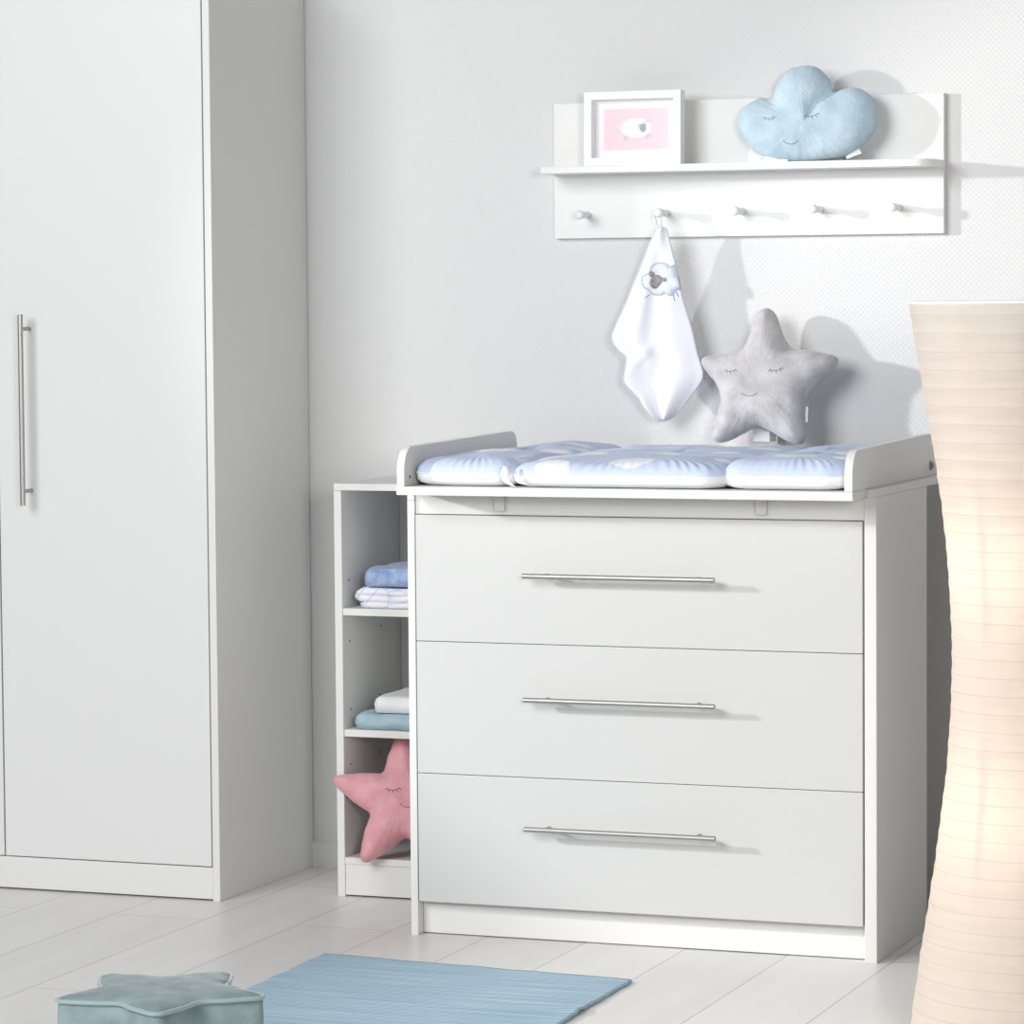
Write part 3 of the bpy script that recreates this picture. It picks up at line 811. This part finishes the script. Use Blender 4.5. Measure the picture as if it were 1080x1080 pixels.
    for a, b in (((228, 402), (206, 420)), ((350, 405), (356, 436)), ((362, 390), (376, 414))):
        bm = bmesh.new(); p0, p1 = q(*a), q(*b)
        tube(bm, [pj(*p0, .001), pj((p0[0]+p1[0])/2, (p0[1]+p1[1])/2, .001), pj(*p1, .001)], .0010, 6); obj('sheep_leg', bm, M['thread'], sh)
    for c0 in ((247, 335), (270, 347)):
        bm = bmesh.new(); tube(bm, [pj(*q(c0[0]-7, c0[1]-3), .0046), pj(*q(*c0), .0046), pj(*q(c0[0]+7, c0[1]+3), .0046)], .0006, 6)
        obj('sheep_eye', bm, M['thread'], sh)
    bm = bmesh.new(); tube(bm, [pj(*q(244, 358), .0046), pj(*q(250, 363), .0046), pj(*q(256, 360), .0046)], .0011, 6)
    obj('sheep_nose', bm, M['thread'], sh)
hooded_towel()

# ------------------------------------------------------------------ paper floor lamp
def paper_lamp():
    cx, cy = 1.4978, -.65
    t = thing('floor_lamp', 'tall lit rice paper floor lamp with pinched waist at the right edge', 'floor lamp', (cx, cy, 0))
    prof = [(1.366, .2165), (1.355, .2159), (1.268, .206), (1.186, .1899), (1.076, .1727), (.986, .1581), (.91, .1485), (.819, .1408), (.702, .1415), (.576, .1484), (.452, .1582), (.335, .1711), (.245, .1842), (.153, .1974), (.049, .2155), (.012, .222)]
    K = [-0.163015, 0.475438, -0.274006, -0.097029, 0.219185]
    def rad(z): return sum(k*z**(4-i) for i, k in enumerate(K))
    bm = bmesh.new(); pr = []; step = .0327; n = 29
    zlist = []
    z = .012
    while z < 1.366:
        zlist.append(z); z += step/8
    zlist.append(1.366)
    for z in zlist:
        ph = (z/step) % 1; pr.append((rad(z)-.0012*math.sin(PI*ph)+.0006, z))
    rings = lathe(bm, pr, 96)
    for j, rg in enumerate(rings):
        for k, v in enumerate(rg):
            nz = .0013*noise.noise(Vector((math.cos(2*PI*k/96)*6, math.sin(2*PI*k/96)*6, v.co.z*22)))
            d = Vector((v.co.x, v.co.y, 0)).normalized(); v.co += d*nz
    sh = obj('lamp_shade', bm, M['paper'], t, smooth=True)
    for nm, z in (('top_ring', 1.3645), ('bottom_ring', .0135)):
        bm = bmesh.new(); R = rad(z)-.001
        tube(bm, [(R*math.cos(2*PI*k/72), R*math.sin(2*PI*k/72), z) for k in range(72)], .0028, 8, closed=True)
        obj(nm, bm, M['tag'], t, smooth=True)
    # the rings that hold the paper out
    # four bent struts inside
    for a in (-1.94, -.37, 1.20, 2.77):
        bm = bmesh.new()
        pts = [((rad(z)-.018)*math.cos(a), (rad(z)-.018)*math.sin(a), z) for z in [.014+(1.36-.014)*i/30 for i in range(31)]]
        tube(bm, pts, .0042, 8); obj('strut', bm, M['wood_leg'], t, smooth=True)
    bm = bmesh.new(); rr = lathe(bm, [(.0005, 0.0), (.09, 0), (.09, .008), (.012, .012), (.010, .02), (.007, .05), (.007, .96), (.0005, .97)], 24)
    obj('stand', bm, M['wire'], t, smooth=True)
    for z in (.90, .42):
        bm = bmesh.new(); bmesh.ops.create_uvsphere(bm, u_segments=20, v_segments=12, radius=.032)
        for v in bm.verts: v.co += Vector((0.045, 0, z))
        tube(bm, [(.006, 0, z-.03), (.030, 0, z-.018)], .009, 10)
        obj('bulb', bm, M['bulb'], t, smooth=True)
        ld = bpy.data.lights.new('bulb_light', 'POINT'); ld.energy = 0.42; ld.color = (1.0, .86, .70); ld.shadow_soft_size = .05
        lo = bpy.data.objects.new('bulb_light', ld); C.objects.link(lo); lo.parent = t; lo.location = (-.03, -.02, z)
paper_lamp()

# ------------------------------------------------------------------ star pouf
def pouf():
    H = .19; c = (.205, -1.585)
    tips = [(.0238, -1.6586), (.0155, -1.4661), (.2407, -1.4094), (.3796, -1.5908), (.2675, -1.7689)]
    ctr = Vector((sum(p[0] for p in tips)/5, sum(p[1] for p in tips)/5))
    R = sum((Vector(p)-ctr).length for p in tips)/5*.955
    a0 = math.atan2(tips[4][1]-ctr.y, tips[4][0]-ctr.x)
    pts = []
    for k in range(5):
        a = a0+2*PI*k/5
        for da, rr in ((-7.5, .90), (-3.5, .975), (0, 1.0), (3.5, .975), (7.5, .90), (20, .74), (29, .645), (36, .62), (43, .645), (52, .74)):
            b = a+math.radians(da); pts.append((R*rr*math.cos(b), R*rr*math.sin(b)))
    O = resample(catmull(pts, 3), 180)
    t = thing('star_pouf', 'grey teal velvet star-shaped pouf on the floor at the lower left', 'pouf', (ctr.x, ctr.y, 0))
    bm = bmesh.new(); rings = []
    for f_, z in ((.2, 0), (.97, 0), (1.0, .006), (1.003, .05), (1.003, H*.6), (1.0, H-.03), (.995, H-.004)):
        rings.append([bm.verts.new((x*f_, y*f_, z)) for x, y in O])
    for A, B in zip(rings, rings[1:]):
        for i in range(180): bm.faces.new((A[i], A[(i+1) % 180], B[(i+1) % 180], B[i]))
    bm.faces.new(rings[0][::-1]); bm.faces.new(rings[-1])
    obj('side_fabric', bm, M['velvet'], t, smooth=True)
    top = cushion([(x*.995, y*.995) for x, y in O], (0, 0), .013, .05, back=.05, seed=5, wrinkle=.0012, n=150)
    for v in top.verts: v.co = Vector((v.co.x, v.co.z, -v.co.y+H-.003))
    obj('top_fabric', top, M['velvet'], t, smooth=True)
    bm = bmesh.new(); tube(bm, [(x*1.004, y*1.004, H-.003) for x, y in O[::2]], .0042, 8, closed=True)
    obj('piping', bm, M['velvet_pipe'], t, smooth=True)
pouf()

# ------------------------------------------------------------------ rug
def rug():
    bm = bmesh.new(); nx, ny = 90, 130
    P0, P1 = Vector((-.083, -.283)), Vector((.622, -.345))
    Q0, Q1 = Vector((-.060, -1.36)), Vector((.640, -1.42))
    G = []
    for j in range(ny+1):
        v_ = j/ny; row = []
        for i in range(nx+1):
            u_ = i/nx
            a = P0.lerp(P1, u_); b = Q0.lerp(Q1, u_); p = a.lerp(b, v_)
            ed = (u_-.5)*2
            p.x += .006*noise.noise(Vector((0, v_*14, 3)))*abs(ed)**3
            p.y += .006*noise.noise(Vector((u_*9, 0, 5)))*(1-v_)**6
            z = .0035+.004*abs(noise.noise(Vector((u_*3, v_*7, 1))))*abs(ed)**2
            z += .006*math.exp(-((v_-.30)/.02)**2)*max(0, u_-.8)*5
            row.append(bm.verts.new((p.x, p.y, z)))
        G.append(row)
    for A, B in zip(G, G[1:]):
        for i in range(nx): bm.faces.new((A[i], A[i+1], B[i+1], B[i]))
    o = obj('rug', bm, M['rug'], smooth=True)
    s = o.modifiers.new('solid', 'SOLIDIFY'); s.thickness = .0045; s.offset = 0
    tag(o, 'woven blue cotton rug lying on the white plank floor before the drawers', 'rug')
rug()
